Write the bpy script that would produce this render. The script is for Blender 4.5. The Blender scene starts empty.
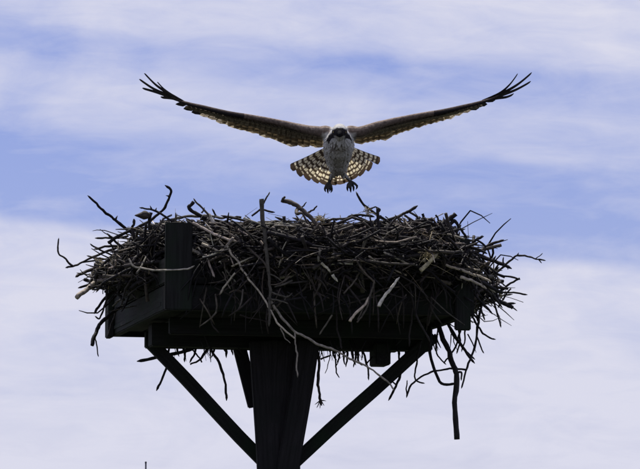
import bpy, bmesh, math, random
from mathutils import Vector, Matrix, noise
R = math.radians
sc = bpy.context.scene
col = sc.collection
random.seed(7)

# ------------------------------------------------------------------ camera
W0, H0, F = 640.0, 469.0, 3900.0          # photograph size and focal length in its pixels
HORIZON = 663.0                           # image row of the horizon
CAM = Vector((0, 0, 1.6))
PITCH = math.atan((HORIZON - H0 / 2) / F)
cd = bpy.data.cameras.new('camera'); cam = bpy.data.objects.new('camera', cd); col.objects.link(cam)
cam.location = CAM; cam.rotation_euler = (math.pi / 2 + PITCH, 0, 0)
cd.sensor_width = 36; cd.lens = 36 * F / W0; cd.clip_start = .1; cd.clip_end = 9000
sc.camera = cam
sc.render.resolution_x = 1024; sc.render.resolution_y = 750

# ------------------------------------------------------------------ light
SUN_EL, SUN_AZ = R(65), R(-14)            # azimuth from +Y, negative is to the left
sunvec = Vector((math.sin(SUN_AZ) * math.cos(SUN_EL), math.cos(SUN_AZ) * math.cos(SUN_EL), math.sin(SUN_EL)))
sl = bpy.data.lights.new('sun', 'SUN'); so = bpy.data.objects.new('sun', sl); col.objects.link(so)
sl.energy = 5.0; sl.angle = R(.53); sl.color = (1, .95, .86)
so.rotation_euler = (-sunvec).to_track_quat('-Z', 'Y').to_euler(); so.location = (0, 0, 30)

world = bpy.data.worlds.new('World'); sc.world = world; world.use_nodes = True
def build_world():
    nt = world.node_tree; N = nt.nodes; L = nt.links
    N.clear()
    out = N.new('ShaderNodeOutputWorld'); bg = N.new('ShaderNodeBackground'); L.new(bg.outputs[0], out.inputs[0])
    sky = N.new('ShaderNodeTexSky'); sky.sky_type = 'NISHITA'; sky.sun_disc = False
    sky.sun_elevation = SUN_EL; sky.sun_rotation = SUN_AZ; sky.altitude = 0; sky.air_density = 1.0; sky.dust_density = .3; sky.ozone_density = 2.0
    tc = N.new('ShaderNodeTexCoord'); sep = N.new('ShaderNodeSeparateXYZ'); L.new(tc.outputs['Generated'], sep.inputs[0])
    def math_(op, a, b=None, clamp=False):
        n = N.new('ShaderNodeMath'); n.operation = op; n.use_clamp = clamp
        for i, v in enumerate((a, b)):
            if v is None: continue
            if isinstance(v, (int, float)): n.inputs[i].default_value = v
            else: L.new(v, n.inputs[i])
        return n.outputs[0]
    def nz(scale_xyz, loc, detail, rough, dist=0.0):
        m = N.new('ShaderNodeMapping'); m.inputs['Scale'].default_value = scale_xyz; m.inputs['Location'].default_value = loc
        m.inputs['Rotation'].default_value = (0, R(-4), 0)
        L.new(tc.outputs['Generated'], m.inputs[0])
        n = N.new('ShaderNodeTexNoise'); n.inputs['Scale'].default_value = 1; n.inputs['Detail'].default_value = detail
        n.inputs['Roughness'].default_value = rough; n.inputs['Distortion'].default_value = dist
        L.new(m.outputs[0], n.inputs['Vector']); return n.outputs['Fac']
    big = nz((11, 11, 40), (3.1, 0.4, 1.3), 3, .5, .3)
    mid = nz((19, 19, 50), (7.7, 2.2, 5.1), 6, .56, .7)
    fine = nz((45, 45, 190), (1.2, 8.0, 2.0), 5, .6, .8)
    # elevation with a slow wobble: layers of stratus seen edge-on
    z = math_('ADD', sep.outputs[2], math_('MULTIPLY', math_('SUBTRACT', big, .5), .014))
    z = math_('ADD', z, math_('MULTIPLY', sep.outputs[0], 0.085))
    ramp = N.new('ShaderNodeValToRGB'); L.new(math_('MULTIPLY', z, 4.0, True), ramp.inputs[0])
    cr = ramp.color_ramp; cr.interpolation = 'EASE'
    def setr(stops):
        while len(cr.elements) > 1: cr.elements.remove(cr.elements[-1])
        for i, (p, v) in enumerate(stops):
            e = cr.elements[0] if i == 0 else cr.elements.new(p)
            e.position = p; e.color = (v, v, v, 1)
    # position = 4 * sin(elevation)
    setr([(.0, .90), (.2, .92), (.33, .88), (.395, .84), (.416, .76), (.434, .12), (.46, .02), (.50, .16), (.535, .50), (.565, .62), (.595, .36), (.612, .30), (.64, .70), (.70, .82), (.85, .55), (1.0, .5)])
    cover = math_('ADD', ramp.outputs[0], math_('ADD', math_('MULTIPLY', math_('SUBTRACT', mid, .5), 1.15), math_('MULTIPLY', math_('SUBTRACT', fine, .5), .55)))
    cover = math_('MAXIMUM', math_('MINIMUM', cover, 1.0), .04)
    tint = N.new('ShaderNodeMix'); tint.data_type = 'RGBA'; tint.blend_type = 'MULTIPLY'; tint.inputs[0].default_value = 1
    L.new(sky.outputs[0], tint.inputs[6]); tint.inputs[7].default_value = SKY_TINT
    mx = N.new('ShaderNodeMix'); mx.data_type = 'RGBA'; L.new(cover, mx.inputs[0]); L.new(tint.outputs[2], mx.inputs[6]); mx.inputs[7].default_value = CLOUD
    L.new(mx.outputs[2], bg.inputs[0]); bg.inputs[1].default_value = .1
SKY_TINT = (.69, .63, .95, 1)
CLOUD = (7.05, 7.1, 8.4, 1)
build_world()
sc.view_settings.view_transform = 'Standard'; sc.view_settings.look = 'None'
sc.view_settings.exposure = 0; sc.view_settings.gamma = 1; sc.view_settings.use_curve_mapping = False

# ------------------------------------------------------------------ helpers
def P(px, py, Y):
    """photo pixel -> point on the upright plane at distance Y"""
    cx, cy = (px - W0 / 2) / F, (H0 / 2 - py) / F
    c, s = math.cos(PITCH), math.sin(PITCH)
    d = Vector((cx, c - s * cy, s + c * cy))
    return CAM + d * (Y / d.y)
def proj(p):
    v = p - CAM; c, s = math.cos(PITCH), math.sin(PITCH)
    dep = v.y * c + v.z * s; up = -v.y * s + v.z * c
    return W0 / 2 + F * v.x / dep, H0 / 2 - F * up / dep
def tag(o, label=None, cat=None, group=None, kind=None):
    for k, v in (('label', label), ('category', cat), ('group', group), ('kind', kind)):
        if v: o[k] = v
    return o
def empty(name, loc):
    o = bpy.data.objects.new(name, None); col.objects.link(o); o.location = loc; o.empty_display_size = .1
    return o
def link(name, me, parent=None):
    o = bpy.data.objects.new(name, me); col.objects.link(o)
    if parent:
        o.parent = parent; o.location = -parent.location   # mesh data is in world space
    return o
class MB:
    def __init__(s): s.v = []; s.f = []; s.c = []; s.uv = None
    def tube(s, pts, rad, colr, sides=6, cap=True, rough=0.0):
        n = len(pts); b = len(s.v); up = None
        for i in range(n):
            t = (pts[min(i + 1, n - 1)] - pts[max(i - 1, 0)])
            t = t.normalized() if t.length > 1e-9 else Vector((0, 0, 1))
            if up is None:
                up = t.orthogonal().normalized()
            else:
                up = up - t * up.dot(t)
                up = up.normalized() if up.length > 1e-6 else t.orthogonal().normalized()
            w = t.cross(up)
            for k in range(sides):
                a = 2 * math.pi * k / sides
                r = rad[i] * (1 + rough * random.uniform(-1, 1))
                s.v.append(pts[i] + (up * math.cos(a) + w * math.sin(a)) * r)
                s.c.append(colr)
        for i in range(n - 1):
            for k in range(sides):
                k2 = (k + 1) % sides
                s.f.append((b + i * sides + k, b + i * sides + k2, b + (i + 1) * sides + k2, b + (i + 1) * sides + k))
        if cap:
            s.f.append(tuple(b + k for k in range(sides))[::-1]); s.f.append(tuple(b + (n - 1) * sides + k for k in range(sides)))
    def mesh(s, name, mat, smooth=True):
        me = bpy.data.meshes.new(name); me.from_pydata([tuple(p) for p in s.v], [], s.f); me.materials.append(mat)
        a = me.color_attributes.new('tint', 'FLOAT_COLOR', 'POINT')
        flat = []
        for c in s.c: flat += [c[0], c[1], c[2], 1]
        a.data.foreach_set('color', flat)
        if s.uv:
            uvl = me.uv_layers.new(name='UVMap')
            for lp in me.loops: uvl.data[lp.index].uv = s.uv[lp.vertex_index]
        if smooth: me.polygons.foreach_set('use_smooth', [True] * len(me.polygons))
        me.update(); return me
def catmull(pts, sub=4):
    if len(pts) < 3:
        a, b = pts; n = 4
        return [a.lerp(b, i / n) for i in range(n + 1)]
    out = []; n = len(pts)
    for i in range(n - 1):
        p0, p1, p2, p3 = pts[max(i - 1, 0)], pts[i], pts[i + 1], pts[min(i + 2, n - 1)]
        for k in range(sub):
            t = k / sub
            out.append(.5 * ((2 * p1) + (p2 - p0) * t + (2 * p0 - 5 * p1 + 4 * p2 - p3) * t * t + (3 * p1 - p0 - 3 * p2 + p3) * t ** 3))
    out.append(pts[-1].copy()); return out

def material(name):
    m = bpy.data.materials.new(name); m.use_nodes = True
    nt = m.node_tree; b = nt.nodes['Principled BSDF']; return m, nt, nt.nodes, nt.links, b
def mat_wood_stick():
    m, nt, N, L, b = material('weathered_stick')
    at = N.new('ShaderNodeAttribute'); at.attribute_name = 'tint'
    tc = N.new('ShaderNodeTexCoord')
    n1 = N.new('ShaderNodeTexNoise'); n1.inputs['Scale'].default_value = 60; n1.inputs['Detail'].default_value = 4; L.new(tc.outputs['Object'], n1.inputs['Vector'])
    n2 = N.new('ShaderNodeTexNoise'); n2.inputs['Scale'].default_value = 260; n2.inputs['Detail'].default_value = 2; L.new(tc.outputs['Object'], n2.inputs['Vector'])
    r = N.new('ShaderNodeMapRange'); L.new(n1.outputs['Fac'], r.inputs[0]); r.inputs[1].default_value = .3; r.inputs[2].default_value = .7; r.inputs[3].default_value = .45; r.inputs[4].default_value = 1.35
    mx = N.new('ShaderNodeMix'); mx.data_type = 'RGBA'; mx.blend_type = 'MULTIPLY'; mx.inputs[0].default_value = 1
    L.new(at.outputs['Color'], mx.inputs[6]); L.new(r.outputs[0], mx.inputs[7]); L.new(mx.outputs[2], b.inputs['Base Color'])
    bp = N.new('ShaderNodeBump'); bp.inputs['Strength'].default_value = .6; bp.inputs['Distance'].default_value = .002
    L.new(n2.outputs['Fac'], bp.inputs['Height']); L.new(bp.outputs[0], b.inputs['Normal'])
    b.inputs['Roughness'].default_value = .75; b.inputs['Specular IOR Level'].default_value = .3
    return m
def mat_timber(name, base, moss):
    m, nt, N, L, b = material(name)
    tc = N.new('ShaderNodeTexCoord')
    mp = N.new('ShaderNodeMapping'); mp.inputs['Scale'].default_value = (5, 90, 90); L.new(tc.outputs['Object'], mp.inputs[0])
    n1 = N.new('ShaderNodeTexNoise'); n1.inputs['Scale'].default_value = 1; n1.inputs['Detail'].default_value = 5; n1.inputs['Roughness'].default_value = .65; L.new(mp.outputs[0], n1.inputs['Vector'])
    n2 = N.new('ShaderNodeTexNoise'); n2.inputs['Scale'].default_value = 7; n2.inputs['Detail'].default_value = 5; L.new(tc.outputs['Object'], n2.inputs['Vector'])
    cr = N.new('ShaderNodeValToRGB'); L.new(n1.outputs['Fac'], cr.inputs[0])
    cr.color_ramp.elements[0].position = .3; cr.color_ramp.elements[0].color = (*[x * .45 for x in base], 1)
    cr.color_ramp.elements[1].position = .72; cr.color_ramp.elements[1].color = (*[x * 1.5 for x in base], 1)
    r = N.new('ShaderNodeMapRange'); L.new(n2.outputs['Fac'], r.inputs[0]); r.inputs[1].default_value = .45; r.inputs[2].default_value = .7
    mx = N.new('ShaderNodeMix'); mx.data_type = 'RGBA'; L.new(r.outputs[0], mx.inputs[0]); L.new(cr.outputs[0], mx.inputs[6]); mx.inputs[7].default_value = (*moss, 1)
    L.new(mx.outputs[2], b.inputs['Base Color'])
    bp = N.new('ShaderNodeBump'); bp.inputs['Strength'].default_value = .5; bp.inputs['Distance'].default_value = .003; L.new(n1.outputs['Fac'], bp.inputs['Height']); L.new(bp.outputs[0], b.inputs['Normal'])
    b.inputs['Roughness'].default_value = .85; b.inputs['Specular IOR Level'].default_value = .2
    return m
STICK = mat_wood_stick()
TIMBER = mat_timber('tarred_timber', (.015, .015, .015), (.012, .020, .012))
POLEWOOD = mat_timber('pole_timber', (.020, .018, .021), (.013, .014, .015))

# ------------------------------------------------------------------ ground
def build_ground():
    m, nt, N, L, b = material('marsh_grass')
    tc = N.new('ShaderNodeTexCoord'); n = N.new('ShaderNodeTexNoise'); n.inputs['Scale'].default_value = .6; n.inputs['Detail'].default_value = 8; L.new(tc.outputs['Object'], n.inputs['Vector'])
    cr = N.new('ShaderNodeValToRGB'); L.new(n.outputs['Fac'], cr.inputs[0])
    cr.color_ramp.elements[0].position = .35; cr.color_ramp.elements[0].color = (.018, .026, .014, 1)
    cr.color_ramp.elements[1].position = .7; cr.color_ramp.elements[1].color = (.05, .056, .03, 1)
    L.new(cr.outputs[0], b.inputs['Base Color']); b.inputs['Roughness'].default_value = .95
    bm = bmesh.new(); bmesh.ops.create_grid(bm, x_segments=60, y_segments=60, size=4000)
    me = bpy.data.meshes.new('ground'); bm.to_mesh(me); bm.free(); me.materials.append(m)
    tag(link('ground', me), 'dark green marsh grass', None, None, 'structure')
build_ground()

# ------------------------------------------------------------------ nesting platform on its pole
YAW = math.atan2(.22, 1.0); L_ = 1.22
UX = Vector((math.cos(YAW), math.sin(YAW), 0)); UY = Vector((-math.sin(YAW), math.cos(YAW), 0)); UZ = Vector((0, 0, 1))
A0 = Vector((-.60, 14.85, 0)); Z0 = 2.94
def pl(a, b, z): return A0 + UX * a + UY * b + UZ * (Z0 + z)
CEN = pl(L_ / 2, L_ / 2, 0)
plat = empty('nest_platform', Vector((CEN.x, CEN.y, 0)))
tag(plat, 'dark square timber nesting platform with corner boards on a braced pole', 'nest platform')
def timber(name, c, ax, ay, az, sx, sy, sz, mat=TIMBER, bev=.004, ends=0.0, sub=6):
    """board with length along ax (the mesh x axis, so that the grain follows), slightly worn edges"""
    bm = bmesh.new(); bmesh.ops.create_cube(bm, size=1)
    bmesh.ops.scale(bm, vec=(sx, sy, sz), verts=bm.verts)
    bmesh.ops.subdivide_edges(bm, edges=[e for e in bm.edges if abs((e.verts[0].co - e.verts[1].co).x) > sx * .5], cuts=sub)
    bmesh.ops.bevel(bm, geom=[e for e in bm.edges if len(e.link_faces) == 2 and e.calc_face_angle() > .5], offset=bev, segments=2, affect='EDGES')
    sd = random.uniform(0, 99)
    for v in bm.verts:
        v.co += Vector((0, noise.noise(Vector((v.co.x * 3 + sd, 1.7, 0))), noise.noise(Vector((v.co.x * 3, sd, 5))))) * .004
        v.co += Vector((noise.noise(Vector((v.co.y * 40, v.co.z * 40, sd))) * ends, 0, 0))
    me = bpy.data.meshes.new(name); bm.to_mesh(me); bm.free(); me.materials.append(mat)
    o = bpy.data.objects.new(name, me); col.objects.link(o)
    M = Matrix((ax.normalized(), ay.normalized(), az.normalized())).transposed().to_4x4(); M.translation = c
    o.parent = plat; o.matrix_world = Matrix.Translation(-plat.location) @ M
    o.matrix_basis = Matrix.Translation(-plat.location) @ M
    return o
def strut(name, p, q, w, t, face, mat=TIMBER, ends=0.002):
    d = q - p; ax = d.normalized(); ay = (face - ax * face.dot(ax)).normalized()
    return timber(name, (p + q) / 2, ax, ay, ax.cross(ay), d.length, t, w, mat, ends=ends)
T = .036
# floor boards run from front to back, resting on joists
for i in range(9):
    w = .128; a = .062 + i * .137
    timber('floor_board', pl(a, L_ / 2, .03 - .002), UY, UX, -UZ, L_ - .09, w, .022)
for z, h in ((.048, .096), (.152, .10)):                    # two courses of side boards
    timber('side_board', pl(L_ / 2, -T / 2 + .0, z), UX, UY, UZ, L_, T, h)
    timber('side_board', pl(L_ / 2, L_ + T / 2, z), UX, UY, UZ, L_, T, h)
    timber('side_board', pl(T / 2, L_ / 2, z - .0), UY, -UX, UZ, L_ - .004, T, h)
    timber('side_board', pl(L_ - T / 2, L_ / 2, z - .0), UY, -UX, UZ, L_ - .004, T, h)
# corner boards
timber('corner_post', pl(.05, -T - .012, .165), UZ, UX, UY, .335, .104, .024)
timber('corner_post', pl(L_ - .052, -T - .0125, .118), UZ, UX, UY, .355, .062, .024)
timber('corner_post', pl(-.0125, L_ - .04, .14), UZ, UY, UX, .30, .09, .024)
timber('corner_post', pl(L_ - .05, L_ + T + .0125, .155), UZ, UX, UY, .36, .09, .024)
# joists under the floor; the middle one carries the braces
timber('joist', pl(L_ / 2 - .02, .30, -.032), UX, UY, UZ, L_ * .84, .038, .066)
timber('joist', pl(L_ / 2 + .02, L_ / 2, -.045), UX, UY, UZ, L_ * .94, .09, .092)
timber('joist', pl(L_ / 2 + .01, .95, -.034), UX, UY, UZ, L_ * .86, .038, .068)
# pole, from the ground up to the middle joist
PX, PY = P(281, 400, CEN.y).x, CEN.y
def build_pole():
    bm = bmesh.new(); rings = []; n = 16
    for i in range(25):
        z = -.4 + (Z0 - .093 + .4) * i / 24; r = .076 + .012 * (1 - i / 24)
        ring = []
        for k in range(n):
            a = 2 * math.pi * k / n
            rr = r * (1 + .03 * noise.noise(Vector((math.cos(a) * 2, math.sin(a) * 2, z * 1.3))))
            ring.append(bm.verts.new((PX + rr * math.cos(a), PY + rr * math.sin(a), z)))
        rings.append(ring)
    for i in range(24):
        for k in range(n): bm.faces.new((rings[i][k], rings[i][(k + 1) % n], rings[i + 1][(k + 1) % n], rings[i + 1][k]))
    bm.faces.new(rings[-1]); bm.faces.new(rings[0][::-1])
    me = bpy.data.meshes.new('pole'); bm.to_mesh(me); bm.free(); me.materials.append(POLEWOOD)
    me.polygons.foreach_set('use_smooth', [True] * len(me.polygons))
    link('pole', me, plat)
build_pole()
def mid(px, py, off=0.0): return P(px, py, CEN.y + off)
# long diagonal braces from the joist ends down to the pole
strut('brace', mid(149, 341, -.02), mid(276, 474, .0), .050, .036, UY)
strut('brace', mid(434, 336, .05), mid(288, 468, .0), .050, .036, UY)
# two steep boards flanking the pole in a narrow V
strut('brace', mid(261.4, 341, -.11), mid(271, 500, -.09), .095, .03, UY, POLEWOOD)
strut('brace', mid(308.6, 341, -.112), mid(283, 500, -.092), .088, .03, UY, POLEWOOD)
strut('brace', mid(285, 341, -.098), mid(277, 500, -.078), .105, .028, UY, POLEWOOD)
# short board hanging beside the pole, and the cut end of a block under the floor
strut('hanging_board', mid(238, 340, .06), mid(255, 407, .06), .052, .028, UY, POLEWOOD, ends=.004)
strut('joist_end', pl(.985, .50, -.112), pl(.985, .62, -.112), .085, .062, UX)

# ------------------------------------------------------------------ the nest
NC = Vector((-.085, 15.57, Z0)); NR = .80
nest = empty('osprey_nest', Vector((NC.x, NC.y, Z0 + .03)))
tag(nest, 'huge tangled nest of grey sticks overflowing the platform', 'bird nest')
def fy(px):
    x = (px - 320) * 15.0 / F - NC.x
    return NC.y - math.sqrt(max(NR * NR - x * x, .02)) 
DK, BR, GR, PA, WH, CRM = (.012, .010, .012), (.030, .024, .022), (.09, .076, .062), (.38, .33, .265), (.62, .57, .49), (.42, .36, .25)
def jitter_col(c): 
    f = random.uniform(.7, 1.3); return tuple(min(x * f * random.uniform(.95, 1.05), .8) for x in c)
nstick = 0
def traced(pts, w, w2, depth, c, twigs=(), rough=.12, sides=7):
    """one real stick: photo points -> its own place in the nest; depth 'F' front face, 'R' rim, or metres"""
    global nstick
    mb = MB()
    def dep(px, i, n, d):
        if d == 'F': return fy(px) - .07
        if d == 'R': return fy(px) + .16
        if isinstance(d, tuple): return d[0] + (d[1] - d[0]) * i / max(n - 1, 1)
        return d
    def one(pp, a, b, d, cc):
        n = len(pp); wp = [P(x, y, dep(x, i, n, d)) for i, (x, y) in enumerate(pp)]
        sp = catmull(wp, 5); m = len(sp)
        rr = [(a + (b - a) * i / (m - 1)) * .5 * 15.2 / F * (1 + .16 * noise.noise(sp[i] * 23)) for i in range(m)]
        sp = [p + Vector((noise.noise(p * 17), noise.noise(p * 17 + Vector((9, 0, 0))), noise.noise(p * 17 + Vector((0, 9, 0))))) * .005 + Vector((noise.noise(p * 55), noise.noise(p * 55 + Vector((7, 0, 0))), noise.noise(p * 55 + Vector((0, 7, 0))))) * .003 for p in sp]
        if b < 3.5: sp.append(sp[-1] + (sp[-1] - sp[-2]).normalized() * rr[-1] * 2.5); rr.append(rr[-1] * .25)
        mb.tube(sp, rr, cc, sides, True, rough)
    cc = jitter_col(c)
    one(pts, w, w2, depth, cc)
    for tw in twigs:
        d = tw[3] if len(tw) > 3 else depth
        one(tw[0], tw[1], tw[2], d, cc)
    link('stick', mb.mesh('stick', STICK), nest); nstick += 1
S = 15.52
def traced_sticks():
    t = traced
    # left side
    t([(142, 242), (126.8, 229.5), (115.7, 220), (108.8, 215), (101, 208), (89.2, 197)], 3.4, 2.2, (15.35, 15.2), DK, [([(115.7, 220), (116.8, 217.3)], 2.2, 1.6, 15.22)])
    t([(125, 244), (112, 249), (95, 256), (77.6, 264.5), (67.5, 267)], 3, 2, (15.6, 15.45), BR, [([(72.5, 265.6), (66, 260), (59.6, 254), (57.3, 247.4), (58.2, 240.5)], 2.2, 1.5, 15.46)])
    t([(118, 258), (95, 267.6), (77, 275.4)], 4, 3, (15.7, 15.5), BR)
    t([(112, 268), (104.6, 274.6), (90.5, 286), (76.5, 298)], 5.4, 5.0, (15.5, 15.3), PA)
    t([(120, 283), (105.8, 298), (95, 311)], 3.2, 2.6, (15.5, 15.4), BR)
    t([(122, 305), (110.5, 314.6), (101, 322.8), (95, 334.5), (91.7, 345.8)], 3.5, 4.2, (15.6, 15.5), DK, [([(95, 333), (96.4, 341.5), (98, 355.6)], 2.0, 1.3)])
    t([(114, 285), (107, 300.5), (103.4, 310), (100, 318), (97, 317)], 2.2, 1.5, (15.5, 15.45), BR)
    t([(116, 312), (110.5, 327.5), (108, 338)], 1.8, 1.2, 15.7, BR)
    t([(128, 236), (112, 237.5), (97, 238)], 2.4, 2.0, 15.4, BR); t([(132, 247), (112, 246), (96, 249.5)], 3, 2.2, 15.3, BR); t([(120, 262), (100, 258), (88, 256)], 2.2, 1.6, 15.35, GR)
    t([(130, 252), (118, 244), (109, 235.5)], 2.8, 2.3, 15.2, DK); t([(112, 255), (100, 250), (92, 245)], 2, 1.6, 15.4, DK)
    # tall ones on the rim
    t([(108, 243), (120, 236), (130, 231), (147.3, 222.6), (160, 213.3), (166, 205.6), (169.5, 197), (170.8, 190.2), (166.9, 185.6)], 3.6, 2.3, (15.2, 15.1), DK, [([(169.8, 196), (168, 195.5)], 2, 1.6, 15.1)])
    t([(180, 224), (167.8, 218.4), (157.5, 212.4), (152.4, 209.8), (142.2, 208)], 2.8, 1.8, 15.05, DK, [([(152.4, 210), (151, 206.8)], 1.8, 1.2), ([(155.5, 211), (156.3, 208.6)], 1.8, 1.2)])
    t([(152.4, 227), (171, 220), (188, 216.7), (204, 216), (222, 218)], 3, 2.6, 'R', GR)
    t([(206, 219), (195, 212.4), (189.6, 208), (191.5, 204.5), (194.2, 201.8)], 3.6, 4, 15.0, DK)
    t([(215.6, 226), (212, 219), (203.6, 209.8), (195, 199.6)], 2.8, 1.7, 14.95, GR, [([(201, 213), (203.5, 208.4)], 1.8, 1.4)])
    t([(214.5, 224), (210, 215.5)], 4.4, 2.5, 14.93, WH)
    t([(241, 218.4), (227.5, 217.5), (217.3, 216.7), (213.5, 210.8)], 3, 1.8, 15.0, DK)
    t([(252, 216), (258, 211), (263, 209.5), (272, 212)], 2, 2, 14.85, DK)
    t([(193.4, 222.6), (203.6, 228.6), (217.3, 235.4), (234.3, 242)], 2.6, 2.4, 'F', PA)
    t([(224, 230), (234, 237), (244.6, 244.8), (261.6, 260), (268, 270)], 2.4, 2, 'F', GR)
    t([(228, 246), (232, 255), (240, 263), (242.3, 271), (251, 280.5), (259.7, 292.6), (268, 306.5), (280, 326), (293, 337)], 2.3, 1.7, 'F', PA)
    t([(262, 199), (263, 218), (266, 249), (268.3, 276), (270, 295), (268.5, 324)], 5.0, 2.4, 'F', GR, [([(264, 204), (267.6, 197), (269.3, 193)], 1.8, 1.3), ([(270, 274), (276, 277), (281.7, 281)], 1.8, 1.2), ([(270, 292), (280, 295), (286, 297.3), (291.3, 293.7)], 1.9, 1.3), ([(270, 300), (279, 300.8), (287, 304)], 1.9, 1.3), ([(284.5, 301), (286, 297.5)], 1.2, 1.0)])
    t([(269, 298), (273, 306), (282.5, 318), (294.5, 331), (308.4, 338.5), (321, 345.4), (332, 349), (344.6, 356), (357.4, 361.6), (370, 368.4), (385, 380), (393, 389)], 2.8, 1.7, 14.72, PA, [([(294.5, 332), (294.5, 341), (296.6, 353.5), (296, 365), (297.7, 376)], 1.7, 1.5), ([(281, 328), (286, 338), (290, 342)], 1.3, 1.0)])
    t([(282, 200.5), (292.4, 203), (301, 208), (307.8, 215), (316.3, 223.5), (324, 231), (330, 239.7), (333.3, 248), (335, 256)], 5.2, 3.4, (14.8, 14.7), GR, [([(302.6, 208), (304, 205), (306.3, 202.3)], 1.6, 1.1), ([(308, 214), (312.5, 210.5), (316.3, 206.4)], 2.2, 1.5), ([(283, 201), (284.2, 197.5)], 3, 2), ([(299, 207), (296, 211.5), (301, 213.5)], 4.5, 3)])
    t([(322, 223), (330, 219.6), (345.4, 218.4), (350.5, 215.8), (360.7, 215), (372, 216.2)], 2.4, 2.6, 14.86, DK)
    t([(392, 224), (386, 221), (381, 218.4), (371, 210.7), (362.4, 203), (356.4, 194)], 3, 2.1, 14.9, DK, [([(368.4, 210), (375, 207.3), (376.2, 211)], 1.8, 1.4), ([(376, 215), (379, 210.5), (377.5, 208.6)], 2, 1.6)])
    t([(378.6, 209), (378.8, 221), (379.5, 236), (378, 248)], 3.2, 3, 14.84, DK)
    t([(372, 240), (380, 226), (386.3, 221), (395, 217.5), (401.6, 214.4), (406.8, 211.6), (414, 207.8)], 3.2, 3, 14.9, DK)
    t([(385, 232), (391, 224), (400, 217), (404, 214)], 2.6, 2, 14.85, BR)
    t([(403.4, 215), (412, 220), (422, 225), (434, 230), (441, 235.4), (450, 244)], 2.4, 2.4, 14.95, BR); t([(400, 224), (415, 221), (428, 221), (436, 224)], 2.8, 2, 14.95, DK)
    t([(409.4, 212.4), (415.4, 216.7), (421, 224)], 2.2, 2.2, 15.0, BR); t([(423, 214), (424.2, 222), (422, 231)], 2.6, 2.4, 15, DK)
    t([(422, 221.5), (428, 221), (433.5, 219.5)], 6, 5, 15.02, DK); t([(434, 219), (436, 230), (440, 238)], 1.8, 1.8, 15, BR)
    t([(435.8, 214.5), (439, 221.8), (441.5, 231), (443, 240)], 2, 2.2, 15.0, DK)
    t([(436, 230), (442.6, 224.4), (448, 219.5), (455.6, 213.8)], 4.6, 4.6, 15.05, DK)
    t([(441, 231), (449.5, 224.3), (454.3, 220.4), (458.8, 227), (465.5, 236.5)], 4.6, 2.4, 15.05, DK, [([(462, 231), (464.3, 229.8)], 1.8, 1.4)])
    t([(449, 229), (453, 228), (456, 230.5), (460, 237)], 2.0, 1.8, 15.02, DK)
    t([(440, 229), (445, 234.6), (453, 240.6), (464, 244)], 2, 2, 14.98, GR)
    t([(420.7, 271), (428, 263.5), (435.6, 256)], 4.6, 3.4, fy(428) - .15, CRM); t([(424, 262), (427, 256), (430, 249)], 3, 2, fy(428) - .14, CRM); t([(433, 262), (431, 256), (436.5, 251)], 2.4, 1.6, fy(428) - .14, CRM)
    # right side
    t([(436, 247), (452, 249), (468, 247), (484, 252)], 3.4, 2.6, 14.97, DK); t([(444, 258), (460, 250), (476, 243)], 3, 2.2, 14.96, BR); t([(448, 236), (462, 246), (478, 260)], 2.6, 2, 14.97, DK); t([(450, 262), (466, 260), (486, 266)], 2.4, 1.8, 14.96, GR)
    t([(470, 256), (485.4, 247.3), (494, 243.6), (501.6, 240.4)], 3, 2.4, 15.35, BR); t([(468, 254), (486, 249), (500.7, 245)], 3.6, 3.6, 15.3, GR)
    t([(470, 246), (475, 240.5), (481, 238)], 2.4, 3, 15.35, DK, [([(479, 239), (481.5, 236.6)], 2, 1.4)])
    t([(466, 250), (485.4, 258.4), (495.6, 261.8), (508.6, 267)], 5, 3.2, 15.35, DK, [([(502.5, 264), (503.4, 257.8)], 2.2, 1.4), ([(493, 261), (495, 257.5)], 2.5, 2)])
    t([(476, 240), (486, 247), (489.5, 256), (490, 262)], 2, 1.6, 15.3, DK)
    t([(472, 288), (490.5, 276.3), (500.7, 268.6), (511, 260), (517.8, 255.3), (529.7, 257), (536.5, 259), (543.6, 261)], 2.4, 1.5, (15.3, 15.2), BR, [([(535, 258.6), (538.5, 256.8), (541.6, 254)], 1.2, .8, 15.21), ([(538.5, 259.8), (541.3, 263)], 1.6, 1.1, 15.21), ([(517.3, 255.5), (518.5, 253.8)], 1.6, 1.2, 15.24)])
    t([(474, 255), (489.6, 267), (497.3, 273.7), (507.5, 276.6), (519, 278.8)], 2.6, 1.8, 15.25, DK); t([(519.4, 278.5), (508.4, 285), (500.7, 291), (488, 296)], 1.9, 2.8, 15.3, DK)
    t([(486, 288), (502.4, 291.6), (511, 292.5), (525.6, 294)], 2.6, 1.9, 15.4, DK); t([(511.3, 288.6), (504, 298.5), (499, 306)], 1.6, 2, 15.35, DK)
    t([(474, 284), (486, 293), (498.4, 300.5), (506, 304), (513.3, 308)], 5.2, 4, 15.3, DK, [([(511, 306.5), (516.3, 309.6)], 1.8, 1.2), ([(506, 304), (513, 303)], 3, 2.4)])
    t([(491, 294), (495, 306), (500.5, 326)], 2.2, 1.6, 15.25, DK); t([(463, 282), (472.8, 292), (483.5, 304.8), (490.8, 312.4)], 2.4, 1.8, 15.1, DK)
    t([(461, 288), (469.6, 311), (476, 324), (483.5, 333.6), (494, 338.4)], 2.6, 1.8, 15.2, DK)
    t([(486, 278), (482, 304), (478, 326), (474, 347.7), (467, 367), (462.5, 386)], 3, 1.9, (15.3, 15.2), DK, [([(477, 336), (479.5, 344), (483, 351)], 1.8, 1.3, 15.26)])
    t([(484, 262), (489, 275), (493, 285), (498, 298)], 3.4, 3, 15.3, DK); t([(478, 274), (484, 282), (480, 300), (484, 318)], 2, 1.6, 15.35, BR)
    t([(442, 263.4), (454.8, 267.7), (471.8, 274), (489, 280.5)], 2.8, 2.2, 14.88, PA); t([(460, 276.4), (468, 279), (476, 282.6), (484, 288)], 3, 2.4, 14.87, PA)
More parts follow.
